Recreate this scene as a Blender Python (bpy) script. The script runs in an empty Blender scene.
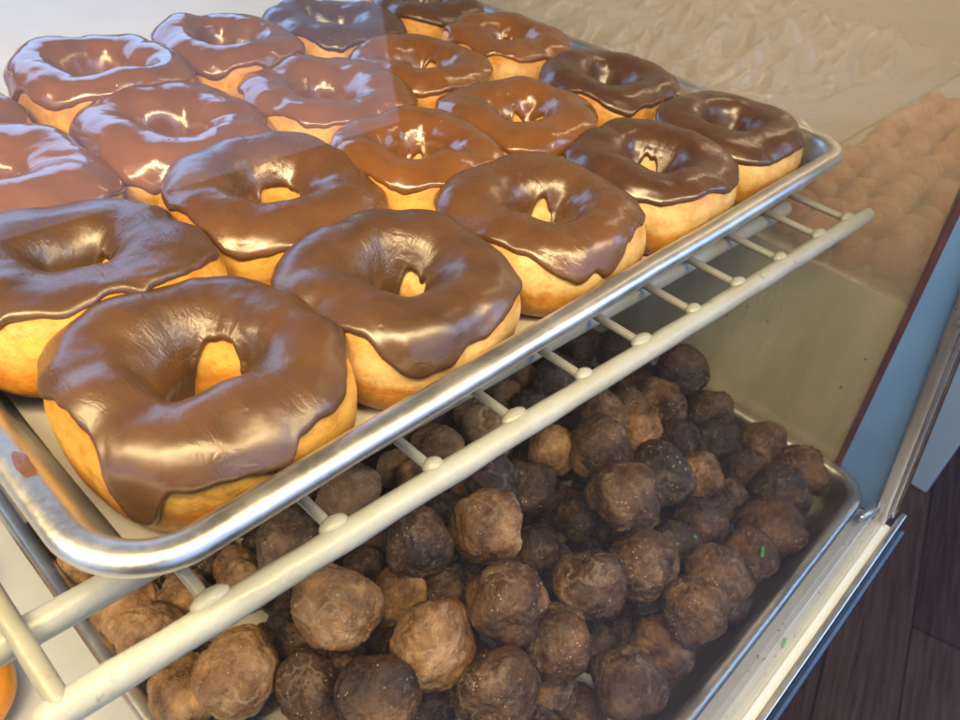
import bpy, bmesh, math, random
import numpy as np
from mathutils import Vector, Matrix, noise

S = 0.01                      # everything below is written in centimetres
scene = bpy.context.scene
col = scene.collection
PI = math.pi
rnd = random.Random(7)

# ------------------------------------------------------------------ object helpers
def tag(o, label=None, cat=None, group=None, kind=None):
    if label: o['label'] = label
    if cat: o['category'] = cat
    if group: o['group'] = group
    if kind: o['kind'] = kind
    return o

def empty(name, loc=(0, 0, 0)):
    o = bpy.data.objects.new(name, None)
    o.empty_display_size = 0.02
    o.location = Vector(loc) * S
    col.objects.link(o)
    return o

def mesh_from(name, V, F, smooth=True):
    me = bpy.data.meshes.new(name)
    V = np.asarray(V, float) * S
    me.from_pydata([tuple(v) for v in V], [], [tuple(int(i) for i in f) for f in F])
    if smooth:
        me.polygons.foreach_set('use_smooth', [True] * len(me.polygons))
    me.update()
    return me

def obj(name, me, mat, parent=None, loc=(0, 0, 0), rot=(0, 0, 0)):
    o = bpy.data.objects.new(name, me)
    if mat is not None and not me.materials:
        me.materials.append(mat)
    o.location = Vector(loc) * S
    o.rotation_euler = rot
    if parent: o.parent = parent
    col.objects.link(o)
    return o

class MB:
    def __init__(s): s.V = []; s.F = []
    def add(s, V, F):
        n = len(s.V); s.V += [tuple(map(float, v)) for v in V]; s.F += [tuple(i + n for i in f) for f in F]
        return s
    def box(s, x0, x1, y0, y1, z0, z1):
        V = [(x0,y0,z0),(x1,y0,z0),(x1,y1,z0),(x0,y1,z0),(x0,y0,z1),(x1,y0,z1),(x1,y1,z1),(x0,y1,z1)]
        return s.hexa(V)
    def hexa(s, V):
        return s.add(V, [(0,3,2,1),(4,5,6,7),(0,1,5,4),(1,2,6,5),(2,3,7,6),(3,0,4,7)])
    def tube(s, pts, r, n=20, round_ends=True):
        pts = [Vector(p) for p in pts]
        rr = [r] * len(pts) if not hasattr(r, '__len__') else list(r)
        if round_ends:
            d0 = (pts[0] - pts[1]).normalized(); d1 = (pts[-1] - pts[-2]).normalized()
            a = [(pts[0] + d0 * rr[0] * math.sin(t), rr[0] * math.cos(t)) for t in (PI/2*.999, PI*.36, PI*.2)]
            b = [(pts[-1] + d1 * rr[-1] * math.sin(t), rr[-1] * math.cos(t)) for t in (PI*.2, PI*.36, PI/2*.999)]
            pts = [p for p, _ in a] + pts + [p for p, _ in b]
            rr = [q for _, q in a] + rr + [q for _, q in b]
        V = []; F = []
        up = None
        for i, p in enumerate(pts):
            t = (pts[min(i+1, len(pts)-1)] - pts[max(i-1, 0)]).normalized()
            if up is None:
                up = Vector((0,0,1)) if abs(t.z) < .9 else Vector((0,1,0))
            u = t.cross(up).normalized(); up = u.cross(t).normalized()
            for k in range(n):
                A = 2*PI*k/n
                V.append(p + (u*math.cos(A) + up*math.sin(A)) * rr[i])
        for i in range(len(pts)-1):
            for k in range(n):
                F.append((i*n+k, i*n+(k+1)%n, (i+1)*n+(k+1)%n, (i+1)*n+k))
        F.append(tuple(range(n))[::-1]); F.append(tuple((len(pts)-1)*n + k for k in range(n)))
        return s.add(V, F)
    def build(s, name, mat, parent=None, smooth=False, bevel=0, **k):
        me = mesh_from(name, s.V, s.F, smooth)
        if bevel:
            bm = bmesh.new(); bm.from_mesh(me)
            bmesh.ops.bevel(bm, geom=bm.edges[:], offset=bevel*S, segments=2, affect='EDGES', profile=.5)
            bm.to_mesh(me); bm.free()
        return obj(name, me, mat, parent, **k)

# ------------------------------------------------------------------ material helpers
def new_mat(name):
    m = bpy.data.materials.new(name); m.use_nodes = True
    nt = m.node_tree; nt.nodes.clear()
    out = nt.nodes.new('ShaderNodeOutputMaterial')
    return m, nt, out

def N(nt, typ, **kw):
    n = nt.nodes.new(typ)
    for k, v in kw.items():
        if k in n.inputs.keys(): n.inputs[k].default_value = v
        else: setattr(n, k, v)
    return n

def ramp(nt, fac, stops):
    r = nt.nodes.new('ShaderNodeValToRGB')
    e = r.color_ramp.elements
    while len(e) < len(stops): e.new(.5)
    for i, (p, c) in enumerate(stops):
        e[i].position = p; e[i].color = c if len(c) == 4 else (*c, 1)
    nt.links.new(fac, r.inputs[0])
    return r.outputs[0]

def noise_n(nt, vec, scale, detail=4, rough=.55, dist=0):
    n = N(nt, 'ShaderNodeTexNoise'); n.inputs['Scale'].default_value = scale
    n.inputs['Detail'].default_value = detail; n.inputs['Roughness'].default_value = rough
    n.inputs['Distortion'].default_value = dist
    if vec is not None: nt.links.new(vec, n.inputs['Vector'])
    return n.outputs['Fac']

def bump(nt, h, strength, dist, prev=None):
    b = N(nt, 'ShaderNodeBump'); b.inputs['Strength'].default_value = strength; b.inputs['Distance'].default_value = dist
    nt.links.new(h, b.inputs['Height'])
    if prev is not None: nt.links.new(prev, b.inputs['Normal'])
    return b.outputs[0]

def math_n(nt, op, a, b=None, c=None, clamp=False):
    m = N(nt, 'ShaderNodeMath'); m.operation = op; m.use_clamp = clamp
    for i, v in enumerate((a, b, c)):
        if v is None: continue
        if isinstance(v, (int, float)): m.inputs[i].default_value = v
        else: nt.links.new(v, m.inputs[i])
    return m.outputs[0]

def mixc(nt, fac, a, b, typ='MIX'):
    m = N(nt, 'ShaderNodeMix'); m.data_type = 'RGBA'; m.blend_type = typ
    for s, v in ((m.inputs[0], fac), (m.inputs[6], a), (m.inputs[7], b)):
        if isinstance(v, (int, float)): s.default_value = v
        elif isinstance(v, tuple): s.default_value = (*v, 1) if len(v) == 3 else v
        else: nt.links.new(v, s)
    return m.outputs[2]

def coords(nt, kind='Object', jitter=True):
    t = N(nt, 'ShaderNodeTexCoord').outputs[kind]
    if not jitter: return t
    oi = N(nt, 'ShaderNodeObjectInfo')
    mul = N(nt, 'ShaderNodeVectorMath'); mul.operation = 'SCALE'
    cmb = N(nt, 'ShaderNodeCombineXYZ')
    nt.links.new(oi.outputs['Random'], cmb.inputs[0]); nt.links.new(oi.outputs['Random'], cmb.inputs[1])
    nt.links.new(cmb.outputs[0], mul.inputs[0]); mul.inputs['Scale'].default_value = 7.0
    add = N(nt, 'ShaderNodeVectorMath'); add.operation = 'ADD'
    nt.links.new(t, add.inputs[0]); nt.links.new(mul.outputs[0], add.inputs[1])
    return add.outputs[0]

def principled(nt, out, **kw):
    p = nt.nodes.new('ShaderNodeBsdfPrincipled')
    for k, v in kw.items():
        k = k.replace('_', ' ')
        if isinstance(v, (int, float)): p.inputs[k].default_value = v
        elif isinstance(v, tuple): p.inputs[k].default_value = (*v, 1) if len(v) == 3 and k not in ('Subsurface Radius',) else v
        else: nt.links.new(v, p.inputs[k])
    nt.links.new(p.outputs[0], out.inputs[0])
    return p

def glaze_mat(name, c_lo, c_hi, rough, rvar=.1, wrinkle=.25, coat=0.0):
    m, nt, out = new_mat(name)
    v = coords(nt)
    n1 = noise_n(nt, v, 45, 4, .6)
    colr = ramp(nt, n1, [(.3, c_lo), (.7, c_hi)])
    n2 = noise_n(nt, v, 30, 5, .65, .6)
    n2b = noise_n(nt, v, 420, 2, .5)
    r = math_n(nt, 'MULTIPLY_ADD', n2, rvar*2, rough - rvar, True)
    r = math_n(nt, 'MULTIPLY_ADD', n2b, .06, r, True)
    # set skin: long soft wrinkles and a fine grain
    mp = N(nt, 'ShaderNodeMapping'); nt.links.new(v, mp.inputs[0]); mp.inputs['Scale'].default_value = (1, .28, 1); mp.inputs['Rotation'].default_value = (0, 0, .6)
    w = noise_n(nt, mp.outputs[0], 260, 3, .6, 1.2)
    mask = ramp(nt, noise_n(nt, v, 38, 2), [(.42, (0,0,0)), (.62, (1,1,1))])
    wm = math_n(nt, 'MULTIPLY', w, mask)
    b0 = bump(nt, noise_n(nt, v, 60, 2, .4, .3), .05, .0018)
    b1 = bump(nt, wm, wrinkle, .0011, b0)
    # fine folds running into the hole, and a few burst bubbles
    t = N(nt, 'ShaderNodeTexCoord').outputs['Object']
    sp = N(nt, 'ShaderNodeSeparateXYZ'); nt.links.new(t, sp.inputs[0])
    ang = math_n(nt, 'ARCTAN2', sp.outputs[1], sp.outputs[0])
    rad = math_n(nt, 'SQRT', math_n(nt, 'ADD', math_n(nt, 'MULTIPLY', sp.outputs[0], sp.outputs[0]), math_n(nt, 'MULTIPLY', sp.outputs[1], sp.outputs[1])))
    oi = N(nt, 'ShaderNodeObjectInfo')
    cv = N(nt, 'ShaderNodeCombineXYZ'); nt.links.new(math_n(nt, 'MULTIPLY', ang, 2.2), cv.inputs[0]); nt.links.new(math_n(nt, 'MULTIPLY', rad, 60), cv.inputs[1])
    nt.links.new(math_n(nt, 'MULTIPLY', oi.outputs['Random'], 31), cv.inputs[2])
    fold = noise_n(nt, cv.outputs[0], 2.6, 5, .62, .5)
    near = ramp(nt, math_n(nt, 'MULTIPLY', rad, 20), [(.28, (1,1,1)), (.78, (.12,.12,.12))])
    fm = math_n(nt, 'MULTIPLY', math_n(nt, 'MULTIPLY', fold, near), ramp(nt, noise_n(nt, v, 30, 2), [(.38, (.15,.15,.15)), (.6, (1,1,1))]))
    b1 = bump(nt, fm, wrinkle*1.0, .0018, b1)
    vb = N(nt, 'ShaderNodeTexVoronoi'); vb.inputs['Scale'].default_value = 95; nt.links.new(v, vb.inputs['Vector'])
    pit = ramp(nt, vb.outputs['Distance'], [(.05, (0,0,0)), (.11, (1,1,1))])
    b1 = bump(nt, pit, .18, .0006, b1)
    b2 = bump(nt, n2b, .08, .0006, b1)
    principled(nt, out, Base_Color=colr, Roughness=r, Normal=b2, Specular_IOR_Level=.8, Coat_Weight=coat, Coat_Roughness=.08,
               Subsurface_Weight=.06, Subsurface_Radius=(.6, .25, .12), Subsurface_Scale=.004)
    return m

def dough_mat(name, hi, lo, bottom):
    m, nt, out = new_mat(name)
    t = N(nt, 'ShaderNodeTexCoord').outputs['Object']
    v = coords(nt)
    sep = N(nt, 'ShaderNodeSeparateXYZ'); nt.links.new(t, sep.inputs[0])
    n1 = noise_n(nt, v, 55, 5, .6)
    z = math_n(nt, 'MULTIPLY_ADD', sep.outputs[2], 25.0, .5)              # -2..2 cm -> 0..1
    z = math_n(nt, 'ADD', z, math_n(nt, 'MULTIPLY_ADD', n1, .34, -.17))
    base = ramp(nt, z, [(.06, bottom), (.27, lo), (.42, lo), (.52, hi), (.66, hi), (.85, lo)])
    blot = ramp(nt, noise_n(nt, v, 130, 4, .7), [(.32, (.66,.52,.36)), (.56, (1,1,1))])
    c = mixc(nt, .8, base, blot, 'MULTIPLY')
    gl = ramp(nt, noise_n(nt, v, 60, 3), [(.4, (.34,.34,.34)), (.65, (.6,.6,.6))])
    b = bump(nt, noise_n(nt, v, 70, 5, .6, .8), .3, .003)
    b = bump(nt, noise_n(nt, v, 240, 4, .65), .3, .0012, b)
    b = bump(nt, noise_n(nt, v, 900, 2, .6), .12, .0004, b)
    principled(nt, out, Base_Color=c, Roughness=gl, Normal=b, Specular_IOR_Level=.5,
               Subsurface_Weight=.22, Subsurface_Radius=(1, .5, .2), Subsurface_Scale=.006)
    return m

def hole_mat(name, dark, mid, lite, frost=.5):
    m, nt, out = new_mat(name)
    v = coords(nt)
    n1 = noise_n(nt, v, 170, 6, .72, .5)
    n2 = noise_n(nt, v, 620, 5, .72)
    n0 = noise_n(nt, v, 62, 3, .55, .8)
    f = math_n(nt, 'ADD', math_n(nt, 'ADD', math_n(nt, 'MULTIPLY', n0, .6), math_n(nt, 'MULTIPLY', n1, .28)), math_n(nt, 'MULTIPLY', n2, .12))
    c = ramp(nt, f, [(.37, dark), (.5, mid), (.65, lite)])
    # dried sugar glaze: pale filmy patches and bright grains
    film = ramp(nt, noise_n(nt, v, 120, 5, .75, 1.0), [(.52, (0,0,0)), (.72, (1,1,1))])
    c = mixc(nt, math_n(nt, 'MULTIPLY', film, .3*frost*2), c, (.36, .26, .17))
    web = N(nt, 'ShaderNodeTexVoronoi'); web.feature = 'DISTANCE_TO_EDGE'; web.inputs['Scale'].default_value = 150
    wd = N(nt, 'ShaderNodeVectorMath'); wd.operation = 'ADD'; nt.links.new(v, wd.inputs[0])
    wn = N(nt, 'ShaderNodeTexNoise'); wn.inputs['Scale'].default_value = 260; nt.links.new(v, wn.inputs['Vector'])
    ws = N(nt, 'ShaderNodeVectorMath'); ws.operation = 'SCALE'; ws.inputs['Scale'].default_value = .006; nt.links.new(wn.outputs['Color'], ws.inputs[0])
    nt.links.new(ws.outputs[0], wd.inputs[1]); nt.links.new(wd.outputs[0], web.inputs['Vector'])
    vein = ramp(nt, web.outputs['Distance'], [(.0, (1,1,1)), (.09, (0,0,0))])
    vm = ramp(nt, noise_n(nt, v, 60, 2), [(.48, (0,0,0)), (.6, (1,1,1))])
    c = mixc(nt, math_n(nt, 'MULTIPLY', math_n(nt, 'MULTIPLY', vein, vm), .55*frost), c, (.48, .38, .27))
    vo = N(nt, 'ShaderNodeTexVoronoi'); vo.inputs['Scale'].default_value = 780; nt.links.new(v, vo.inputs['Vector'])
    spk = math_n(nt, 'LESS_THAN', vo.outputs['Distance'], .17)
    sm = ramp(nt, noise_n(nt, v, 190, 2), [(.52, (0,0,0)), (.62, (1,1,1))])
    spk = math_n(nt, 'MULTIPLY', spk, sm)
    c = mixc(nt, math_n(nt, 'MULTIPLY', spk, .9), c, (.62, .54, .44))
    r = ramp(nt, noise_n(nt, v, 120, 4, .7), [(.38, (.17,.17,.17)), (.62, (.42,.42,.42))])
    b = bump(nt, n1, 1.0, .0024)
    b = bump(nt, n2, 1.0, .0015, b)
    b = bump(nt, noise_n(nt, v, 1100, 3, .65), .35, .0005, b)
    principled(nt, out, Base_Color=c, Roughness=r, Normal=b, Specular_IOR_Level=.55)
    return m

def plain_mat(name, c, rough=.5, metallic=0, var=.08, scale=40, bump_s=.05, bump_d=.0006, spec=.5, bscale=None):
    m, nt, out = new_mat(name)
    v = coords(nt)
    n = noise_n(nt, v, scale, 5, .6)
    lo = tuple(max(0, x*(1-var)) for x in c); hi = tuple(min(1, x*(1+var)) for x in c)
    cr = ramp(nt, n, [(.3, lo), (.7, hi)])
    r = math_n(nt, 'MULTIPLY_ADD', noise_n(nt, v, scale*2.3, 4), .16, rough-.08, True)
    b = bump(nt, noise_n(nt, v, bscale or scale*6, 3), bump_s, bump_d)
    principled(nt, out, Base_Color=cr, Roughness=r, Metallic=metallic, Normal=b, Specular_IOR_Level=spec)
    return m

def metal_mat(name, c, rough, brush=(1, 1, 1), bs=.12, scale=400):
    m, nt, out = new_mat(name)
    v = coords(nt)
    mp = N(nt, 'ShaderNodeMapping'); nt.links.new(v, mp.inputs[0]); mp.inputs['Scale'].default_value = brush
    n = noise_n(nt, mp.outputs[0], scale, 4, .65)
    big = noise_n(nt, v, 35, 5, .65)
    r = math_n(nt, 'ADD', math_n(nt, 'MULTIPLY_ADD', n, .16, rough-.08), math_n(nt, 'MULTIPLY_ADD', big, .3, -.15), True)
    cr = ramp(nt, big, [(.25, tuple(x*.72 for x in c)), (.6, c)])
    b = bump(nt, n, bs, .0005)
    b = bump(nt, big, .12, .002, b)
    principled(nt, out, Base_Color=cr, Roughness=r, Metallic=1.0, Normal=b)
    return m

def glass_mat(name, tint=(1, 1, 1), haze=0.0, haze_col=(.5, .5, .45), ior=1.5, veil=0.0):
    m, nt, out = new_mat(name)
    tr = N(nt, 'ShaderNodeBsdfTransparent'); tr.inputs[0].default_value = (*tint, 1)
    gl = N(nt, 'ShaderNodeBsdfGlossy'); gl.inputs['Roughness'].default_value = 0.012
    fr = N(nt, 'ShaderNodeFresnel'); fr.inputs['IOR'].default_value = ior
    geo = N(nt, 'ShaderNodeNewGeometry')       # same reflectance from either side of the thin pane
    nt.links.new(math_n(nt, 'MULTIPLY_ADD', geo.outputs['Backfacing'], 1/ior-ior, ior), fr.inputs['IOR'])
    mx = N(nt, 'ShaderNodeMixShader')
    nt.links.new(math_n(nt, 'MULTIPLY', fr.outputs[0], .74), mx.inputs[0]); nt.links.new(tr.outputs[0], mx.inputs[1]); nt.links.new(gl.outputs[0], mx.inputs[2])
    last = mx
    if haze:
        df = N(nt, 'ShaderNodeBsdfDiffuse'); df.inputs[0].default_value = (*haze_col, 1)
        v = coords(nt, 'Object', False)
        mp = N(nt, 'ShaderNodeMapping'); nt.links.new(v, mp.inputs[0]); mp.inputs['Scale'].default_value = (1, 1, .15)
        f = math_n(nt, 'MULTIPLY_ADD', noise_n(nt, mp.outputs[0], 9, 4, .6), haze*.5, haze*.75)
        m2 = N(nt, 'ShaderNodeMixShader')
        nt.links.new(f, m2.inputs[0]); nt.links.new(mx.outputs[0], m2.inputs[1]); nt.links.new(df.outputs[0], m2.inputs[2])
        last = m2
    if veil:
        # milky glare haze, added as a pale smudged film over the pane
        tl = N(nt, 'ShaderNodeBsdfDiffuse'); tl.inputs[0].default_value = (.8, .8, .82, 1)
        v = coords(nt, 'Object', False)
        mp = N(nt, 'ShaderNodeMapping'); nt.links.new(v, mp.inputs[0]); mp.inputs['Rotation'].default_value = (0, .7, .3); mp.inputs['Scale'].default_value = (1, 1, 3.5)
        f1 = ramp(nt, noise_n(nt, mp.outputs[0], 22, 5, .6, 1.5), [(.45, (0,0,0)), (.7, (1,1,1))])
        f2 = noise_n(nt, v, 9, 3)
        f = math_n(nt, 'MULTIPLY', math_n(nt, 'MULTIPLY_ADD', f1, veil*.6, veil*.6), math_n(nt, 'MULTIPLY_ADD', f2, 1.4, .3))
        m3 = N(nt, 'ShaderNodeMixShader')
        nt.links.new(f, m3.inputs[0]); nt.links.new(last.outputs[0], m3.inputs[1]); nt.links.new(tl.outputs[0], m3.inputs[2])
        last = m3
    nt.links.new(last.outputs[0], out.inputs[0])
    return m

def coated_mat(name, c):
    # old plastic dip coating: slightly lumpy, yellowed and speckled with grease
    m, nt, out = new_mat(name)
    v = coords(nt)
    big = noise_n(nt, v, 22, 4, .6)
    cr = ramp(nt, big, [(.3, (c[0]*.86, c[1]*.80, c[2]*.62)), (.62, c)])
    sp = ramp(nt, noise_n(nt, v, 190, 4, .7), [(.60, (0,0,0)), (.70, (1,1,1))])
    gm = ramp(nt, noise_n(nt, v, 28, 2), [(.48, (0,0,0)), (.62, (1,1,1))])
    cr = mixc(nt, math_n(nt, 'MULTIPLY', math_n(nt, 'MULTIPLY', sp, gm), .6), cr, (.11, .075, .04))
    r = math_n(nt, 'MULTIPLY_ADD', big, .3, .22)
    b = bump(nt, noise_n(nt, v, 70, 3, .55), .3, .003)
    b = bump(nt, noise_n(nt, v, 260, 3, .6), .15, .001, b)
    principled(nt, out, Base_Color=cr, Roughness=r, Normal=b)
    return m

M = {}
M['glaze_satin'] = glaze_mat('chocolate_icing_satin', (.052,.024,.011), (.090,.043,.019), .31, .13, .42)
M['glaze_mid'] = glaze_mat('chocolate_icing_half_set', (.078,.034,.014), (.12,.053,.021), .25, .1, .3)
M['glaze_wet'] = glaze_mat('chocolate_icing_wet', (.13,.050,.014), (.19,.074,.020), .14, .07, .14)
M['glaze_dark'] = glaze_mat('chocolate_icing_dark', (.055,.023,.012), (.085,.036,.017), .22, .08, .25)
M['dough'] = dough_mat('fried_dough', (.64,.37,.085), (.52,.22,.022), (.28,.09,.012))
M['dough_pale'] = dough_mat('fried_dough_pale', (.70,.48,.21), (.53,.25,.042), (.31,.11,.018))
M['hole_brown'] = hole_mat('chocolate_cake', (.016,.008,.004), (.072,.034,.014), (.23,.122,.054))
M['hole_shaded'] = hole_mat('chocolate_cake_shaded', (.008,.004,.003), (.030,.014,.008), (.10,.050,.027), .35)  # shade within the heap put into the cake colour
M['hole_lit'] = hole_mat('chocolate_cake_sugared_lit', (.085,.038,.013), (.27,.14,.054), (.58,.36,.17), .7)  # sugared cake, with the lit tone put into its colour
M['aluminium'] = metal_mat('pan_aluminium', (.74,.74,.73), .40, (1,1,1), .1, 500)
M['pan_dark'] = metal_mat('worn_pan_aluminium', (.62,.60,.55), .36, (1,1,1), .14, 500)
M['frame_metal'] = metal_mat('brushed_frame', (.74,.75,.77), .30, (1,1,.05), .12, 700)
M['satin_frame'] = plain_mat('blue_frame', (.20,.44,1.0), .4, .0, .08, 14, .04, .0006)  # even blue base colour on the end frame
M['paper'] = plain_mat('parchment', (.60,.58,.55), .55, 0, .05, 18, .25, .002, bscale=30)
M['coated'] = coated_mat('plastic_coating', (.35,.38,.39))
M['coated_wire'] = coated_mat('plastic_coated_wire', (.27,.28,.28))
M['laminate'] = plain_mat('white_laminate', (.54,.58,.62), .42, 0, .06, 25, .05, .0005)
M['bumper'] = plain_mat('navy_bumper', (.012,.018,.045), .32, 0, .2, 30, .1, .0008)
M['fascia'] = plain_mat('fascia_laminate', (.02,.025,.05), .4, 0, .15, 20)
M['trim_dark'] = plain_mat('dark_trim', (.045,.024,.016), .5, 0, .4, 60, .2, .001)
M['glass'] = glass_mat('front_glass', veil=.0025)  # slight milky haze mixed into the pane
M['glass_end'] = glass_mat('hazy_end_glass', (.97,.93,.88), .36, (.47,.43,.36))
M['golden'] = hole_mat('golden_cake', (.52,.15,.03), (.78,.30,.08), (.92,.52,.2), .4)
M['orange'] = plain_mat('orange_icing', (.80,.30,.03), .25, 0, .1, 40, .15, .001)
M['board'] = plain_mat('beige_board', (.60,.57,.49), .6, 0, .06, 10)
M['seal'] = plain_mat('worn_red_brown_seal', (.11,.026,.020), .5, 0, .4, 50, .2, .001)
M['green'] = plain_mat('green_sprinkle', (.03,.42,.10), .35, 0, .1, 90)
M['white_panel'] = plain_mat('white_cabinet_panel', (.40,.58,.88), .45, 0, .03, 12)

def end_board_mat():
    m, nt, out = new_mat('worn_end_panel')
    v = coords(nt, 'Object', False)
    mp = N(nt, 'ShaderNodeMapping'); nt.links.new(v, mp.inputs[0]); mp.inputs['Scale'].default_value = (1, 1, .22)
    n = noise_n(nt, mp.outputs[0], 16, 5, .6)
    c = ramp(nt, n, [(.3, (.36,.34,.25)), (.7, (.60,.57,.43))])
    vo = N(nt, 'ShaderNodeTexVoronoi'); vo.inputs['Scale'].default_value = 75; nt.links.new(v, vo.inputs['Vector'])
    sp = math_n(nt, 'LESS_THAN', vo.outputs['Distance'], .10)
    sp = math_n(nt, 'MULTIPLY', sp, ramp(nt, noise_n(nt, v, 40, 2), [(.5, (0,0,0)), (.56, (1,1,1))]))
    c = mixc(nt, math_n(nt, 'MULTIPLY', sp, .6), c, (.07, .06, .04))
    r = math_n(nt, 'MULTIPLY_ADD', n, .2, .16)
    principled(nt, out, Base_Color=c, Roughness=r, Specular_IOR_Level=.5, Metallic=.2)
    return m
M['end_board'] = end_board_mat()

def wood_mat():
    m, nt, out = new_mat('dark_wood_planks')
    t = N(nt, 'ShaderNodeTexCoord').outputs['Object']
    mp = N(nt, 'ShaderNodeMapping'); nt.links.new(t, mp.inputs[0]); mp.inputs['Rotation'].default_value = (0, 0, math.radians(-14))
    br = N(nt, 'ShaderNodeTexBrick'); nt.links.new(mp.outputs[0], br.inputs['Vector'])
    br.inputs['Scale'].default_value = 1.0; br.inputs['Brick Width'].default_value = 1.1; br.inputs['Row Height'].default_value = .13
    br.inputs['Mortar Size'].default_value = .0022; br.inputs['Color1'].default_value = (.050,.027,.020,1); br.inputs['Color2'].default_value = (.072,.039,.029,1)
    br.inputs['Mortar'].default_value = (.018,.010,.008,1); br.offset = .37
    st = N(nt, 'ShaderNodeMapping'); nt.links.new(mp.outputs[0], st.inputs[0]); st.inputs['Scale'].default_value = (1.2, 22, 1)
    g = noise_n(nt, st.outputs[0], 5, 7, .7, .5)
    gr = ramp(nt, g, [(.3, (.45,.42,.42)), (.7, (1.7,1.6,1.65))])
    c = mixc(nt, 1.0, br.outputs['Color'], gr, 'MULTIPLY')
    r = math_n(nt, 'MULTIPLY_ADD', g, .25, .34)
    b = bump(nt, g, .15, .002)
    principled(nt, out, Base_Color=c, Roughness=r, Normal=b)
    return m
M['wood'] = wood_mat()

# ------------------------------------------------------------------ sheet pans
def rrect(x0, y0, x1, y1, r, n=14):
    P = []
    for cx, cy, a0 in ((x1-r, y0+r, -90), (x1-r, y1-r, 0), (x0+r, y1-r, 90), (x0+r, y0+r, 180)):
        for k in range(n+1):
            a = math.radians(a0 + 90*k/n)
            P.append((cx + r*math.cos(a), cy + r*math.sin(a)))
    # subdivide the straight runs so dents can show
    Q = []
    for i, p in enumerate(P):
        q = P[(i+1) % len(P)]
        L = math.dist(p, q); m = max(1, int(L/2.5))
        for k in range(m): Q.append((p[0]+(q[0]-p[0])*k/m, p[1]+(q[1]-p[1])*k/m))
    return Q

def make_pan(name, x0, y0, x1, y1, depth, mat, seed, corner=3.0):
    prof = [(-2.6, -depth), (-2.1, -depth+.06), (-1.75, -depth+.35), (-1.62, -depth+.9), (-1.12, -.5), (-1.02, -.2), (-.86, -.06), (-.7, .0)]
    rb = .40
    for k in range(0, 13):
        a = math.radians(90 - k*25)
        prof.append((-rb + rb*math.cos(a) - .0, -rb + .03 + rb*math.sin(a)))
    V = []; F = []
    n = None
    for d, z in prof:
        ring = rrect(x0-d, y0-d, x1+d, y1+d, max(corner+d, .6))
        if n is None:
            # equal counts: resample every ring on the parameters of the outer ring
            n = len(rrect(x0, y0, x1, y1, corner))
        base = rrect(x0, y0, x1, y1, corner)
        cxs = []
        for (bx, by) in base:
            # move the outer outline point inwards along its normal
            nx = ny = 0
            if bx > x1-corner and by < y0+corner: c = (x1-corner, y0+corner)
            elif bx > x1-corner and by > y1-corner: c = (x1-corner, y1-corner)
            elif bx < x0+corner and by > y1-corner: c = (x0+corner, y1-corner)
            elif bx < x0+corner and by < y0+corner: c = (x0+corner, y0+corner)
            else: c = None
            if c:
                l = math.hypot(bx-c[0], by-c[1]); nx, ny = (bx-c[0])/l, (by-c[1])/l
            else:
                dd = [(abs(bx-x0), -1, 0), (abs(bx-x1), 1, 0), (abs(by-y0), 0, -1), (abs(by-y1), 0, 1)]
                _, nx, ny = min(dd)
            w = .05 * noise.noise(Vector((bx*.22+seed, by*.22, 3.1)))
            wz = .06 * noise.noise(Vector((bx*.15, by*.15+seed, 9.1))) * (1 if z > -.8 else .3)
            cxs.append((bx + nx*(d+w), by + ny*(d+w), z + wz))
        V += cxs
    n = len(cxs)
    for i in range(len(prof)-1):
        for k in range(n):
            F.append((i*n+k, i*n+(k+1) % n, (i+1)*n+(k+1) % n, (i+1)*n+k))
    F.append(tuple(range(n))[::-1])
    me = mesh_from(name, V, F)
    return obj(name, me, mat)

upper_pan = make_pan('sheet_pan', 0, 0, 45.7, 66, 2.95, M['aluminium'], 1.0)
tag(upper_pan, 'silver aluminium sheet pan on the wire shelf holding the chocolate iced ring donuts', 'sheet pan', 'aluminium sheet pans')
PX0, PX1, PY0, PZ = 1.8, 48.25, -10.05, -23.4
lower_pan = make_pan('sheet_pan', PX0, PY0, PX1, 56, 2.45, M['pan_dark'], 5.0)
lower_pan.location.z = PZ * S
tag(lower_pan, 'worn sheet pan on the case floor heaped with brown donut holes', 'sheet pan', 'aluminium sheet pans')

def make_paper(name, x0, y0, x1, y1, z, seed, corner=1.2):
    nx, ny = 50, 70
    V = []; F = []
    for j in range(ny+1):
        for i in range(nx+1):
            u, v = i/nx, j/ny
            x = x0+(x1-x0)*u; y = y0+(y1-y0)*v
            e = min(u, 1-u, v*1.4, (1-v)*1.4)
            lift = .05*noise.noise(Vector((x*.12+seed, y*.12, 0))) + .02
            if e < .04: lift += (.04-e)*4*(0.4+noise.noise(Vector((x*.2, y*.2, seed))))
            V.append((x + .12*noise.noise(Vector((0, y*.3, seed))), y + .12*noise.noise(Vector((x*.3, 0, seed))), z + max(lift, .006)))
    for j in range(ny):
        for i in range(nx):
            a = j*(nx+1)+i; F.append((a, a+1, a+nx+2, a+nx+1))
    return obj(name, mesh_from(name, V, F), M['paper'])
tag(make_paper('parchment_sheet', 2.0, 2.3, 42.6, 63.5, -2.91, 2.0), 'white parchment sheet lining the pan beneath the ring donuts', 'parchment paper')
tag(make_paper('parchment_sheet', PX0+2.7, PY0+3.6, PX1-6.5, 53.5, PZ-2.41, 8.0), 'white parchment sheet under the heap of donut holes', 'parchment paper')

# ------------------------------------------------------------------ ring donuts
def fourier(seed, amps):
    r = random.Random(seed)
    T = [(k+1, a, r.uniform(0, 2*PI)) for k, a in enumerate(amps)]
    return lambda th: sum(a*math.cos(k*th+p) for k, a, p in T)

def angd(a, b): return (a-b+PI) % (2*PI) - PI

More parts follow.
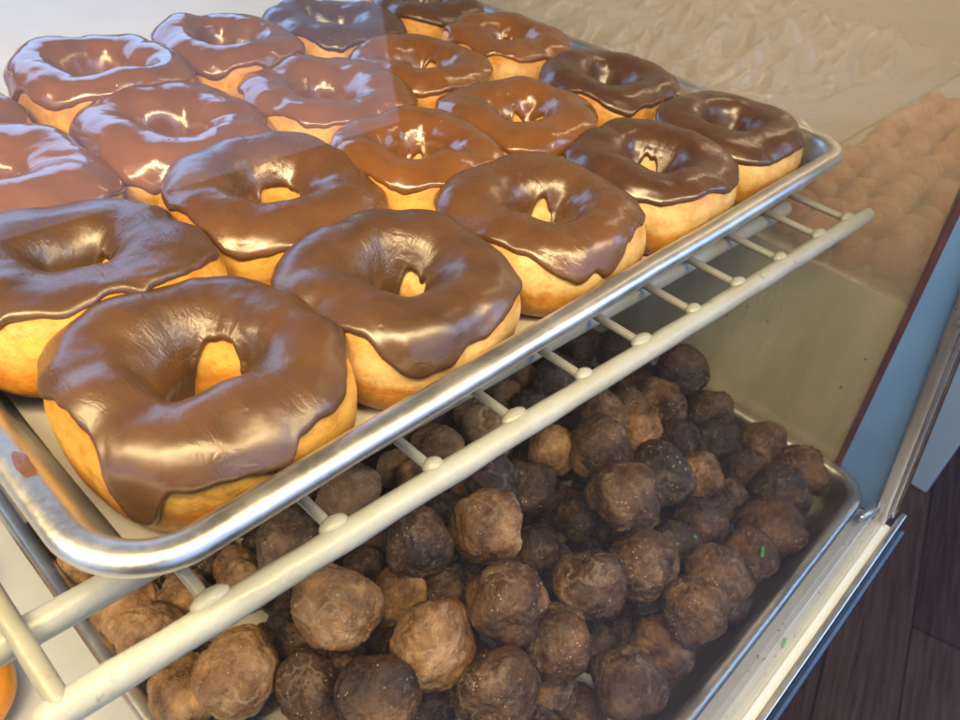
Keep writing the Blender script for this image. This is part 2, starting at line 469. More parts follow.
def donut(cx, cy, seed, label, mat='glaze_mid', dough='dough', R_out=4.75, b=1.95, r_hole=1.2, po=2, po_var=9, dips=(), closed=False,
          tilt=(0, 0), thick=.17, dz=0, open_dir=28, inner=None, lump=1.0):
    """dips: (angle in degrees, half width in degrees, degrees of latitude); negative runs further down the side."""
    root = empty('chocolate_donut', (cx, cy, -2.85 + b + dz))
    root.rotation_euler = (math.radians(tilt[0]), math.radians(tilt[1]), 0)
    tag(root, label, 'donut', 'chocolate iced ring donuts on the pan')
    fR = fourier(seed, (.0, .10, .07, .05, .03)); fa = fourier(seed+50, (.05, .05, .04, .03, .03, .02))
    fb = fourier(seed+90, (.04, .04, .03, .02, .02)); fh = fourier(seed+31, (.06, .06, .05, .03))
    fpo = fourier(seed+7, (.35, .5, .4, .35, .3, .25, .22, .18, .15, .12)); fpi = fourier(seed+13, (.3, .4, .4, .3, .3, .2, .2))
    rr = random.Random(seed+5)
    in_d, in_c, in_w = inner or (rr.uniform(34, 54), open_dir + rr.uniform(-35, 25), rr.uniform(34, 60))
    drips = [(rr.uniform(0, 2*PI), rr.uniform(.07, .16), rr.uniform(5, 15)) for _ in range(5)]
    a0 = (R_out - r_hole)/2; R0 = (R_out + r_hole)/2
    off = Vector((seed*3.7, seed*1.3, 0))
    def surf(th, ph, extra=0.0):
        o = R_out*(1+.05*fR(th) - .045*math.cos(4*th)) ; i = r_hole*(1+1.6*fh(th))
        a = (o-i)/2; R = (o+i)/2
        bb = b*(1+fb(th)*.9)
        c, s = math.cos(ph), math.sin(ph)
        ce = math.copysign(abs(c)**(.80 if s > 0 else .72), c); se = math.copysign(abs(s)**(.92 if s > 0 else .70), s)
        # hole opens like a funnel towards the top
        rho = R + (a+extra)*ce
        if c < 0 and s > 0: rho += .12*(s*(-c))*2
        if c < 0 and s < .25: rho -= .42*(-c)*min(1, (.25-s)*1.3)*min(1, r_hole)
        z = (bb if s > 0 else b)*se + (extra*s)
        p = Vector((rho*math.cos(th), rho*math.sin(th), z))
        q = p*.55 + off
        n = noise.noise(q)*.17*lump + noise.noise(q*2.3)*.03*lump
        fade = .35 if s < -.6 else 1
        p.x += n*ce*math.cos(th)*fade; p.y += n*ce*math.sin(th)*fade; p.z += n*max(s, -.2)*fade
        return p
    def surfn(th, ph):
        e = .02
        A = surf(th+e, ph)-surf(th-e, ph); B = surf(th, ph+e)-surf(th, ph-e)
        return A.cross(B).normalized()
    nt_, npn = 120, 52
    V = [surf(2*PI*i/nt_, 2*PI*j/npn) for i in range(nt_) for j in range(npn)]
    F = [(i*npn+j, ((i+1) % nt_)*npn+j, ((i+1) % nt_)*npn+(j+1) % npn, i*npn+(j+1) % npn) for i in range(nt_) for j in range(npn)]
    obj('dough', mesh_from('dough', V, F), M[dough], root)
    # icing
    nt2, ns = 200, 56
    def p_out(th):
        d = po + 23 + po_var*fpo(th) + 7*noise.noise(Vector((th*3.2, seed*2.1, 4.4))) + 3*noise.noise(Vector((th*9, seed*2.1, 8.4)))
        for (t0, w, amt) in drips: d -= amt*math.exp(-(angd(th, t0)/w)**2)
        for (t0, w, amt) in dips: d += amt*math.exp(-(angd(th, math.radians(t0))/math.radians(w))**4)
        return math.radians(max(-52, min(64, d)))
    def p_in(th):
        if closed: return math.radians(232 + 6*fpi(th))
        d = 205 + 16*fpi(th)
        d -= in_d*math.exp(-(angd(th, math.radians(in_c))/math.radians(in_w))**4) + 5*math.sin(7*th+seed)*noise.noise(Vector((th*2.5, seed, 0)))*2
        return math.radians(max(146, min(226, d)))
    V = []
    for i in range(nt2):
        th = 2*PI*i/nt2
        A, B = p_out(th), p_in(th)
        for j in range(ns+1):
            s = j/ns
            # more rows near the two edges
            s = .5 - .5*math.cos(PI*s) if True else s
            ph = A + (B-A)*s
            d = min(ph-A, B-ph)
            w = .13
            e = math.sqrt(max(0, 1-(1-min(d/w, 1))**2))
            bead = 1 + .22*math.exp(-((d-w*1.1)/(w*.9))**2)
            p = surf(th, ph); nrm = surfn(th, ph)
            t = thick*(1 + .5*noise.noise(p*.7+off) + .10*noise.noise(p*2.2+off))
            V.append(p + nrm*(t*e*bead - .012))
    F = [(i*(ns+1)+j, ((i+1) % nt2)*(ns+1)+j, ((i+1) % nt2)*(ns+1)+j+1, i*(ns+1)+j+1) for i in range(nt2) for j in range(ns)]
    obj('icing', mesh_from('icing', V, F), M[mat], root)
    return root

donut(6.4, 5.95, 11, 'satin iced donut in the front left corner of the pan, nearest of all', 'glaze_satin', 'dough', R_out=4.72, r_hole=1.42, inner=(52, 34, 46),
      po=4, po_var=5, dips=((178, 26, 22), (217, 9, -40), (250, 24, -10), (300, 26, 6)), thick=.19)
donut(14.7, 5.85, 12, 'satin iced donut, second in the front row, with folded wrinkles round its hole', 'glaze_satin', 'dough_pale', R_out=4.6, r_hole=1.25, inner=(46, 10, 34),
      po=6, po_var=6, dips=((205, 14, 20), (243, 16, -22), (300, 20, 12)), thick=.19, tilt=(2, 0))
donut(23.5, 6.1, 13, 'middle donut of the front row with one long drip on its pale side', 'glaze_mid', 'dough_pale', R_out=4.75, po=6, po_var=6,
      dips=((200, 22, 12), (262, 10, -26), (300, 15, 14)), r_hole=1.2)
donut(31.9, 5.8, 14, 'fourth donut of the front row with a shiny violet lip over pale dough', 'glaze_dark', 'dough_pale', R_out=4.55, po=10, po_var=6, dips=((250, 22, 8),))
donut(39.9, 5.75, 15, 'dark donut in the front right corner of the pan', 'glaze_dark', 'dough_pale', R_out=4.35, po=10, po_var=6, closed=True, r_hole=1.2)
donut(5.9, 13.6, 21, 'donut behind the nearest one with a broad bare yellow side and lopsided icing', 'glaze_satin', 'dough', R_out=5, po=10, po_var=5,
      dips=((268, 50, 24), (190, 20, -8)), r_hole=1.1, tilt=(-5, 5), dz=.15)
donut(14.9, 14.3, 22, 'donut with a wide pale sheen down its front, second in the second row', 'glaze_mid', 'dough', R_out=4.8, po=4, po_var=6, dips=((190, 20, 16),), tilt=(3, 0))
donut(22.6, 13.6, 23, 'donut with a bright horizontal band and bare golden base, third in the second row', 'glaze_wet', 'dough', R_out=4.45, po=20, po_var=5, r_hole=1.15)
donut(30.4, 13.7, 24, 'wet iced donut with drips at its hole, fourth in the second row', 'glaze_wet', 'dough', R_out=4.65, po=14, po_var=9, r_hole=1.3)
donut(39.6, 14.3, 25, 'dark donut by the right rim, last of the second row', 'glaze_dark', 'dough', R_out=4.4, po=14, po_var=6, closed=True, r_hole=1.1)
donut(6, 21.7, 31, 'smooth donut whose hole the icing nearly fills, left end of the third row', 'glaze_wet', 'dough', R_out=4.8, po=4, po_var=7, closed=True, r_hole=.75)
donut(14.7, 22.1, 32, 'donut with icing run down into a shallow closed dimple, second in the third row', 'glaze_wet', 'dough', R_out=4.7, po=0, po_var=6, closed=True, r_hole=1.1, tilt=(3, 0))
donut(23.4, 21.7, 33, 'donut with a sparkling iced hole behind the glare, third in the third row', 'glaze_wet', 'dough', R_out=4.9, po=16, po_var=9, closed=True, r_hole=1.25)
donut(30.8, 22.2, 34, 'donut with a bare spot inside its hole, fourth in the third row', 'glaze_wet', 'dough', R_out=4.5, po=14, po_var=10, r_hole=1.2)
donut(39.5, 23, 35, 'donut with ragged icing and bare dough by the right rim, last in the third row', 'glaze_wet', 'dough_pale', R_out=4.5, po=20, po_var=10, r_hole=1.15)
donut(5.6, 28.8, 41, 'partly cropped donut at the left frame edge of the back row', 'glaze_wet', 'dough', R_out=4.6, po=12, po_var=7, closed=True, r_hole=1.0)
donut(14.6, 29.4, 42, 'donut with a wide bowl hole ringed in blue shine at the back left', 'glaze_wet', 'dough', R_out=4.6, po=12, po_var=8, closed=True, r_hole=1.7, b=2.25)
donut(22.4, 29.8, 43, 'donut with a blue rimmed sunken hole, third in the back row', 'glaze_wet', 'dough', R_out=4.4, po=14, po_var=8, closed=True, r_hole=1.4, b=2.2)
donut(31.2, 31, 44, 'violet tinted donut behind the glare, fourth in the back row', 'glaze_dark', 'dough', R_out=4.8, po=14, po_var=9, closed=True, r_hole=1.2)
donut(39.9, 31.7, 45, 'half seen donut by the right rim, last in the back row', 'glaze_dark', 'dough', R_out=4.6, po=14, po_var=9, r_hole=1.2)

# a smear of icing on the pan rim
sm = MB()
V = []; F = []
for i in range(24):
    for j in range(9):
        a = 2*PI*i/24; r = j/8
        k = 1+.16*math.sin(2*a+1)+.08*math.sin(5*a)
        V.append((.6*r*k*math.cos(a), .28*r*k*math.sin(a), .05*(1-r**2.2)))
for i in range(24):
    for j in range(8):
        F.append((i*9+j, i*9+j+1, ((i+1) % 24)*9+j+1, ((i+1) % 24)*9+j))
tag(obj('icing_smear', mesh_from('icing_smear', V, F), M['glaze_mid'], loc=(.62, 5.6, .0), rot=(0, 0, 1.45)), 'brown smear of icing on the left rim of the upper pan', 'smear')

# ------------------------------------------------------------------ donut holes
def hole_mesh(seed, squash=(1, 1, 1), lump=1.0):
    bm = bmesh.new(); bmesh.ops.create_icosphere(bm, subdivisions=5, radius=1)
    off = Vector((seed*5.1, seed*2.7, seed*1.9))
    pits = []
    r = random.Random(seed)
    for _ in range(4):
        d = Vector((r.gauss(0, 1), r.gauss(0, 1), r.gauss(0, 1))).normalized(); pits.append((d, r.uniform(.05, .16), r.uniform(.04, .11)))
    for v in bm.verts:
        p = v.co.normalized()
        n = .19*lump*noise.noise(p*1.1+off) + .05*lump*noise.noise(p*2.3+off) + .03*noise.noise(p*5.5+off) + .024*noise.noise(p*11+off) + .017*noise.noise(p*22+off) + .010*noise.noise(p*44+off)
        cr = abs(noise.noise(p*1.7+off*1.3)); n -= .07*max(0, 1-cr/.06)
        rid = abs(noise.noise(p*3.3-off)); n += .012*max(0, 1-rid/.18)
        for d, w, dep in pits:
            q = (p-d).length
            if q < w*2: n -= dep*math.exp(-(q/w)**2*2)
        c = p*(1+n)
        v.co = Vector((c.x*squash[0], c.y*squash[1], c.z*squash[2]))*S
    me = bpy.data.meshes.new('donut_hole'); bm.to_mesh(me); bm.free()
    me.polygons.foreach_set('use_smooth', [True]*len(me.polygons))
    return me

VIS = [(4.62,16.40,-23.96,2.15),(4.37,13.11,-22.48,1.83),(6.99,14.44,-23.45,1.62),(7.13,17.26,-24.76,1.26),(4.47,9.36,-22.87,1.96),
(6.14,7.12,-20.46,2.11),(5.82,10.92,-24.78,1.24),(9.64,12.05,-21.82,1.50),(10.30,14.23,-22.98,1.33),(4.01,21.49,-24.65,1.39),
(10.31,9.20,-22.81,1.15),(10.75,5.25,-17.39,2.13),(8.44,3.93,-20.09,2.04),(9.66,0.77,-18.33,2.09),(14.18,4.63,-19.09,1.62),
(13.39,0.94,-18.21,2.12),(16.78,3.14,-19.40,1.59),(17.15,-0.22,-17.14,2.10),(14.38,-2.65,-18.89,2.00),(12.86,0.07,-22.47,1.48),
(8.84,9.33,-24.51,1.34),(7.45,7.35,-23.79,1.46),(9.52,7.30,-22.03,1.31),(22.16,-2.24,-18.64,2.15),(26.12,-3.23,-19.15,2.06),
(26.86,-3.98,-22.58,1.61),(18.48,-2.83,-19.35,1.94),(21.81,-3.36,-22.87,1.53),(17.65,-3.67,-22.39,1.60),(19.00,-5.41,-24.27,1.56),
(20.84,-6.53,-21.82,1.85),(24.68,-6.39,-22.76,1.74),(26.27,-6.85,-20.00,1.95),(29.70,-6.45,-21.07,2.00),(22.71,1.93,-20.35,1.52),
(30.34,-3.22,-21.54,1.66),(33.40,-3.36,-21.63,1.71),(26.36,1.81,-20.31,1.40),(27.73,0.00,-17.26,2.15),(31.59,-0.46,-18.09,2.15),
(35.70,-1.44,-20.58,1.75),(41.45,5.13,-21.86,2.15),(45.37,2.51,-23.52,1.93),(34.77,3.08,-19.13,1.55),(39.36,1.97,-21.78,1.36),
(42.74,0.28,-23.31,1.85),(45.32,-2.14,-23.62,1.97),(41.45,-2.71,-23.40,1.80),(44.78,-5.68,-23.13,2.04),(40.57,-5.74,-22.25,2.00),
(37.07,-6.66,-21.90,1.95),(33.55,-6.82,-21.76,1.87),(37.35,-3.24,-22.57,1.63),(29.70,3.12,-17.21,1.84),(28.21,5.64,-18.41,1.61),
(33.24,5.46,-18.03,1.64),(36.59,5.15,-19.45,1.50),(43.20,14.20,-22.87,1.90),(45.43,11.91,-23.09,1.86),(32.81,9.23,-17.54,1.73),
(30.23,9.30,-18.26,1.24),(29.74,11.39,-18.68,1.15),(32.29,11.61,-18.60,1.15),(25.72,8.88,-17.45,1.72),(27.17,11.76,-18.61,1.21),
(22.69,9.96,-17.89,1.34),(22.45,5.55,-17.05,1.64),(24.89,4.52,-18.48,1.70),(22.06,6.86,-19.19,1.15),(19.47,3.37,-16.71,1.90),
(19.68,6.48,-18.66,1.31),(15.83,4.89,-16.30,1.89),(15.44,10.02,-16.73,1.83),(11.43,10.31,-18.06,1.88),(20.15,11.47,-19.13,1.15),
(19.89,9.53,-18.41,1.15),(23.36,11.68,-19.52,1.41),(14.08,7.19,-19.14,1.15),(45.20,5.80,-21.23,2.11),(18.18,8.13,-19.41,1.30),
(13.08,9.81,-20.33,1.19),(15.96,8.03,-19.25,1.17),(24.27,-4.11,-24.23,1.38),(18.58,-0.82,-21.79,1.47),(15.57,0.15,-21.50,1.32),
(11.00,5.38,-21.77,1.33)]
FILL = [(4.44,-3.60,-24.51,1.47),(44.75,23.01,-24.52,1.45),(44.58,19.24,-24.47,1.50),(4.43,6.63,-24.47,1.50),(4.30,25.23,-24.43,1.54),
(4.56,0.24,-24.45,1.53),(8.75,-4.62,-24.45,1.46),(44.32,5.93,-24.45,1.53),(7.27,-6.95,-24.48,1.48),(7.48,23.71,-24.39,1.45),
(44.38,9.19,-24.41,1.57),(41.37,7.78,-24.39,1.46),(4.17,3.05,-24.42,1.56),(41.41,2.80,-24.41,1.54),(23.46,15.97,-24.39,1.47),
(44.39,25.77,-24.39,1.58),(26.10,11.52,-24.43,1.49),(36.46,14.29,-24.35,1.55),(35.64,-1.32,-24.38,1.45),(10.30,20.47,-24.35,1.59),
(28.88,-2.21,-24.32,1.45),(10.09,-7.05,-24.31,1.49),(5.66,19.57,-24.34,1.45),(7.48,3.25,-24.39,1.46),(38.19,25.55,-24.29,1.54),
(37.91,22.16,-24.41,1.47),(40.93,15.22,-24.37,1.48),(30.93,-4.41,-24.34,1.50),(30.03,24.51,-24.50,1.46),(38.52,17.11,-24.25,1.54),
(43.19,16.82,-24.25,1.51),(32.95,4.30,-24.33,1.55),(16.62,-0.76,-24.33,1.55),(37.11,4.07,-24.25,1.64),(41.17,11.87,-24.21,1.66),
(36.66,10.13,-24.30,1.54),(32.98,23.12,-24.27,1.50),(13.52,-7.18,-24.24,1.47),(41.68,23.35,-24.17,1.48),(38.33,0.44,-24.30,1.55),
(22.34,-0.54,-24.14,1.74),(23.63,4.40,-24.12,1.50),(12.30,8.03,-24.12,1.56),(26.00,22.93,-24.22,1.46),(28.23,9.01,-24.16,1.52),
(13.61,-3.39,-24.13,1.52),(34.39,-4.97,-24.33,1.50),(7.02,-2.13,-24.32,1.56),(11.03,4.45,-24.28,1.47),(12.51,14.89,-24.27,1.61),
(20.05,2.59,-24.38,1.49),(27.32,0.98,-24.10,1.54),(18.97,18.24,-24.12,1.55),(15.54,10.76,-24.09,1.59),(30.73,20.18,-24.09,1.65),
(27.88,-6.07,-24.49,1.46),(21.76,11.46,-24.25,1.65),(24.32,18.70,-24.14,1.47),(32.20,0.99,-24.08,1.64),(33.10,18.20,-24.40,1.46),
(21.49,8.44,-24.29,1.58),(15.24,18.33,-24.33,1.65),(28.38,5.90,-24.10,1.71),(17.76,5.67,-24.02,1.69),(17.62,25.92,-24.26,1.50),
(9.63,17.14,-24.34,1.57),(13.19,2.19,-24.13,1.61),(10.37,-1.27,-24.06,1.60),(24.45,8.06,-24.08,1.45),(33.88,9.95,-24.00,1.56),
(22.37,24.59,-24.17,1.51),(12.25,23.81,-24.34,1.47),(29.15,13.00,-24.04,1.64),(19.07,22.27,-23.93,1.49),(20.36,15.25,-23.97,1.71),
(38.59,7.94,-24.12,1.59),(27.79,15.71,-23.86,1.57),(36.10,19.35,-23.85,1.85),(11.41,11.23,-23.93,1.45),(18.98,10.62,-24.21,1.47),
(41.16,20.11,-23.87,1.48),(15.19,7.64,-24.11,1.61),(16.24,-7.18,-23.76,1.57),(7.63,0.65,-23.86,1.46),(25.71,-1.92,-24.02,1.50),
(22.07,20.17,-23.75,1.46),(17.15,16.04,-23.81,1.54),(27.33,25.85,-23.86,1.74),(34.89,25.04,-23.94,1.48),(35.10,1.86,-23.79,1.60),
(35.93,6.75,-24.21,1.45),(9.64,25.80,-24.06,1.56),(14.15,25.97,-23.76,1.69),(32.60,13.84,-23.83,1.60),(27.87,20.71,-24.04,1.52),
(15.25,13.72,-24.13,1.67),(31.23,-7.22,-23.65,1.54),(17.04,2.71,-23.92,1.46),(13.40,21.19,-23.86,1.49),(32.10,7.22,-23.70,1.49),
(14.02,4.90,-23.12,1.51),(10.39,1.86,-23.17,1.63),(16.03,22.05,-23.58,1.51),(41.57,25.97,-23.13,1.46),(24.46,1.63,-22.98,1.54),
(29.84,2.75,-23.05,1.52),(30.89,10.11,-22.95,1.79),(10.82,-3.96,-22.61,1.47),(23.32,13.21,-22.62,1.47),(35.32,22.55,-22.58,1.65),
(21.07,4.90,-23.58,1.45),(12.72,17.42,-22.49,1.69),(7.56,21.24,-22.78,1.56),(30.56,15.69,-22.90,1.49),(10.18,23.05,-22.61,1.60),
(23.74,22.35,-22.67,1.58),(38.70,13.02,-22.78,1.69),(23.82,10.47,-22.39,1.49),(39.46,10.26,-22.35,1.46),(28.84,23.26,-22.31,1.64),
(25.38,15.67,-22.25,1.45),(40.33,18.08,-22.20,1.45),(39.81,22.30,-22.18,1.55),(7.81,18.36,-22.42,1.62),(17.89,8.89,-22.23,1.67),
(20.87,23.20,-22.18,1.47),(25.78,6.14,-22.55,1.51),(32.70,25.22,-22.20,1.61),(28.01,10.76,-22.11,1.49),(38.24,5.88,-22.13,1.50),
(33.38,20.19,-22.02,1.68),(21.13,18.24,-21.97,1.54),(18.97,12.71,-22.08,1.60),(35.07,16.25,-22.55,1.67),(35.35,11.77,-22.28,1.55),
(28.32,18.91,-21.91,1.54),(29.58,-0.08,-22.20,1.73),(36.61,25.45,-21.89,1.45),(27.42,3.93,-21.86,1.60),(21.30,25.94,-21.77,1.60),
(35.66,8.76,-22.06,1.45),(35.18,4.75,-22.00,1.45),(15.55,24.14,-21.74,1.57),(17.06,18.76,-21.61,1.47),(25.02,25.73,-21.67,1.67),
(22.24,6.74,-21.82,1.58),(39.38,25.10,-21.60,1.65),(31.83,4.84,-21.69,1.68),(18.72,3.53,-21.91,1.57),(13.69,14.59,-21.57,1.62),
(21.18,10.19,-21.57,1.48),(29.20,7.56,-21.84,1.46),(26.20,8.75,-21.85,1.50),(15.30,12.28,-21.60,1.46),(12.81,23.58,-21.59,1.54),
(38.38,15.82,-21.58,1.47),(15.22,-4.84,-22.03,1.54),(11.83,20.31,-21.18,1.89),(26.41,21.50,-21.39,1.80),(38.10,20.30,-21.43,1.45),
(19.23,15.87,-21.18,1.57),(33.79,0.72,-21.22,1.65),(13.37,2.62,-21.15,1.67),(30.35,13.27,-21.28,1.68),(23.99,-1.54,-21.60,1.67),
(9.31,25.63,-21.26,1.55),(13.25,7.60,-21.40,1.64),(26.57,13.20,-21.25,1.48),(31.74,22.57,-21.12,1.45),(19.41,20.64,-21.55,1.70)]
LAB = [
'tan donut hole at the far left of the heap beside bare paper',
'tan donut hole just right of the leftmost one, above the shelf bar',
'tan donut hole right of the bare paper patch, under the second shelf wire',
'small donut hole peeping out behind the bare paper patch at left',
'cracked donut hole at the bottom edge of the photo, lowest left below the shelf bar',
'big crusty sugared donut hole below the bar at lower left, with a torn edge',
'small donut hole hidden behind the big crusty sugared one at lower left',
'tan donut hole directly right of the second shelf wire, close under the bar',
'donut hole half under the pan rim, right of the second shelf wire',
'donut hole seen below the left corner of the upper pan rim',
'little donut hole touching the lower edge of the bar at lower left',
'large pitted donut hole with a sugared crown against the bar at lower left',
'large pitted donut hole at the bottom edge, below the sugar crowned one',
'large rounded donut hole at the bottom edge left of centre',
'orange brown donut hole in shade between the sugar crowned one and the blocky one',
'blocky tan topped donut hole left of the round central one',
'shaded donut hole just above the blocky tan topped one',
'round speckled donut hole in the front centre, most complete of the heap',
'split donut hole with a pale seam directly below the round central one',
'dark donut hole at the bottom edge between the split one and the rounded one',
'small donut hole in the gap left of the large pitted pair',
'dark donut hole at lower left beside the pitted one at the bottom edge',
'small flat donut hole wedged below the sugar crowned one, under the bar',
'large cracked donut hole right of the round central one',
'tall donut hole leaning behind the large cracked one on its right',
'knobby lower donut hole tucked under the tall leaning one',
'white flecked donut hole below and between the central and cracked ones',
'dark donut hole right of the white flecked one',
'smooth dark donut hole at the bottom, right of the split one',
'reddish donut hole cut by the bottom edge, next to bare paper',
'crackled white veined donut hole lowest along the front rim',
'pale frosted donut hole second lowest along the front rim',
'frost patched donut hole third up along the front rim',
'smooth brown donut hole fourth up along the front rim',
'shadowed donut hole above the round central one, with a pale chip',
'dark donut hole behind the tall leaning one',
'blackish donut hole in the deep hollow left of the front rim row',
'tiny lit donut hole deep in the dark pit at the centre',
'big cracked donut hole high in the middle right of the heap',
'large donut hole pressed against the back of the big cracked high one',
'oval donut hole right of the joined big pair, in half shade',
'wide lumpy donut hole on the crest near the back rim',
'dark donut hole leaning on the back rim of the lower pan',
'tan shouldered donut hole below the wide lumpy crest one',
'smallest chunky donut hole below the lumpy crest one',
'dark donut hole inside the back rim, below the one leaning on it',
'donut hole touching the back rim halfway to the corner',
'glossy donut hole one in from the back rim, left of the corner',
'donut hole nearest the right corner of the lower pan',
'donut hole second from the right corner of the lower pan',
'donut hole third from the right corner along the front rim',
'donut hole with a green sprinkle on top, near the right corner',
'shadowed donut hole between the joined big pair and the rim row',
'tall amber donut hole left above the big cracked high one',
'lit craggy donut hole just below the bar at the centre',
'donut hole tucked under the bar, upper right of the craggy lit one',
'donut hole under the bar, left of the wide lumpy crest one',
'dark donut hole seen through the fifth gap of the shelf, at left',
'dark donut hole seen through the fifth gap of the shelf, at right',
'black shaded donut hole seen through the fourth gap of the shelf',
'tan donut hole touching the bar in the fourth gap of the shelf',
'small donut hole against the pan rim at the left of the fourth gap',
'small reddish donut hole against the pan rim at the right of the fourth gap',
'brightly lit double lobed donut hole in the third gap of the shelf',
'small donut hole against the pan rim in the third gap',
'bright sugared donut hole at the left side of the third gap',
'very dark donut hole just under the bar, left of centre',
'large black shaded donut hole under the bar beside the lit craggy one',
'tiny tan crumb like donut hole just under the bar, left of centre',
'sugar topped donut hole above the round central one, below the bar',
'small donut hole left of the sugar topped one, under the bar',
'rough torn donut hole hanging below the bar, left of the sugar topped one',
'reddish donut hole in the second gap of the shelf',
'dark rough donut hole in the first full gap of the shelf',
'small tan donut hole in the second gap, against the pan rim',
'small tan donut hole in the second gap, against the bar',
'light tan donut hole at the wire between the second and third gap',
'little donut hole half behind the bar, left of the rough torn one',
'dark round donut hole at the top of the heap, furthest back by the end panel',
'donut hole mostly hidden behind the bar above the rough torn one',
'donut hole mostly hidden behind the bar right of the second wire',
'donut hole mostly hidden behind the bar in the second gap',
'small donut hole low between the white flecked and the pale frosted ones',
'dark donut hole filling the hollow between the central and white flecked ones',
'dark donut hole filling the hollow below the round central one, left of the split one',
'donut hole filling the hollow between the large pitted pair and the blocky one']
protos = {}
for k, mt in enumerate(('hole_brown', 'hole_shaded', 'hole_lit')):
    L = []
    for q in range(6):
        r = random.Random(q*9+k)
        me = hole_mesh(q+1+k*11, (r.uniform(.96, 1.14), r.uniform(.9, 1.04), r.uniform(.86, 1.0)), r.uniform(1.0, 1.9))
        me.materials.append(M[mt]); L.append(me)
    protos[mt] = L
HG = 'brown donut holes heaped in the lower pan'
first = None
def place_hole(x, y, z, r, label, mt):
    global first
    me = rnd.choice(protos[mt])
    if first is None:
        first = obj('donut_hole', me, None); o = first
    else:
        o = first.copy(); o.data = me; col.objects.link(o)
    o.location = Vector((x, y, z))*S; o.scale = (r, r, r)
    o.rotation_euler = (rnd.uniform(0, 6.28), rnd.uniform(0, 6.28), rnd.uniform(0, 6.28))
    tag(o, label, 'donut hole', HG)
LIT = {0, 1, 2, 4, 5, 7, 8, 9, 11, 15, 54, 61, 62, 63, 64, 65, 68, 69, 72, 74, 75, 76, 3, 43, 14}  # holes that catch the light, painted with the paler cake
SHADED = {66, 67, 70, 59, 60, 37, 36, 34, 35, 44, 42, 45, 49, 52, 57, 58, 78, 83, 84, 19, 21, 16, 25, 27, 39, 47, 10, 80, 82}  # holes in shade, painted with the darker cake
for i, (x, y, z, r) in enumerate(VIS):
    place_hole(x, y, z, r, LAB[i], 'hole_lit' if i in LIT else 'hole_shaded' if i in SHADED else 'hole_brown')
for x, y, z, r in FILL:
    place_hole(x, y, z, r, 'brown donut hole buried under the top layer of the heap', 'hole_shaded')  # shade under the top layer painted in as dark cake

# ------------------------------------------------------------------ wire shelf
def bar_y(x): return .55 + (x+1.5)*(-2.5/47.0)
sh = empty('wire_shelf', (0, 0, 0))
tag(sh, 'white plastic coated wire shelf carrying the upper pan', 'wire shelf')
fb_pts = [(-1.7 + (45.3+1.7)*k/30, bar_y(-1.7 + (45.3+1.7)*k/30), -3.68 + .02*math.sin(k*1.9)) for k in range(31)]
MB().tube(fb_pts, [.49 + .02*math.sin(k*2.3) for k in range(31)], 24).build('front_bar', M['coated'], sh, True)
MB().tube([(-14, 4.2, -4.16), (10, 3.25, -4.16), (42.6, 2.0, -4.16)], .5, 20).build('cross_bar', M['coated'], sh, True)
MB().tube([(-14, 34, -4.16), (46.0, 32.5, -4.16)], .5, 16).build('cross_bar', M['coated'], sh, True)
MB().tube([(-14, 64, -4.16), (46.0, 64, -4.16)], .5, 16).build('cross_bar', M['coated'], sh, True)
for x in (-1.4, 2.9, 7.2, 11.4, 15.5, 19.6, 23.5, 27.5, 31.4, 35.5, 39.8, 43.2):
    y0 = bar_y(x)
    MB().tube([(x, y0+.1, -3.42), (x+.1, 20, -3.42), (x+.2, 66, -3.42)], .2 if x > 0 else .3, 14).build('wire', M['coated_wire'], sh, True)
    if x > 0:
        # blob of coating where the wire meets the bar
        V = []; F = []
        for i in range(14):
            for j in range(7):
                a = 2*PI*i/14; ph = PI*j/6
                V.append((x+.10+.55*math.sin(ph)*math.cos(a)*(1+.2*math.sin(x*7)), y0+.38+.36*math.sin(ph)*math.sin(a), -3.38+.30*math.cos(ph)))
        for i in range(14):
            for j in range(6):
                F.append((i*7+j, i*7+j+1, ((i+1) % 14)*7+j+1, ((i+1) % 14)*7+j))
        MB().add(V, F).build('coating_blob', M['coated'], sh, True)

# ------------------------------------------------------------------ display case
case = empty('display_case', (0, -12.4, -26.5))
case.location = (0, 0, 0)
tag(case, 'slanted glass bakery display case with white base and metal corner frame', 'display case')
def gy(z): return -11.4 + .148*(z+24.8)            # the slanted front glass
MB().box(-70, 48.2, -12.3, 70, -29, -26.1).build('base_shelf', M['laminate'], case)
MB().box(-70, 50.2, -12.75, -12.32, -27.5, -25.95).build('front_trim', M['pan_dark'], case, bevel=.08)
MB().box(-70, 50.2, -11.9, -11.72, -26.15, -25.95).build('glass_channel', M['laminate'], case, bevel=.04)
MB().box(-70, 50.3, -13.35, -12.72, -30.5, -27.3).build('bumper', M['bumper'], case, bevel=.3)
MB().box(-70, 50.0, -12.6, -11.9, -104, -29.2).build('front_fascia', M['fascia'], case)
MB().box(49.2, 50.0, -11.8, 70, -104, -26.4).build('side_fascia', M['fascia'], case)
zl, zt = -26.0, 34.0
MB().hexa([(-70, gy(zl)-.2, zl), (47.6, gy(zl)-.2, zl), (47.6, gy(zl), zl), (-70, gy(zl), zl),
           (-70, gy(zt)-.2, zt), (47.6, gy(zt)-.2, zt), (47.6, gy(zt), zt), (-70, gy(zt), zt)]).build('front_glass', M['glass'], case)
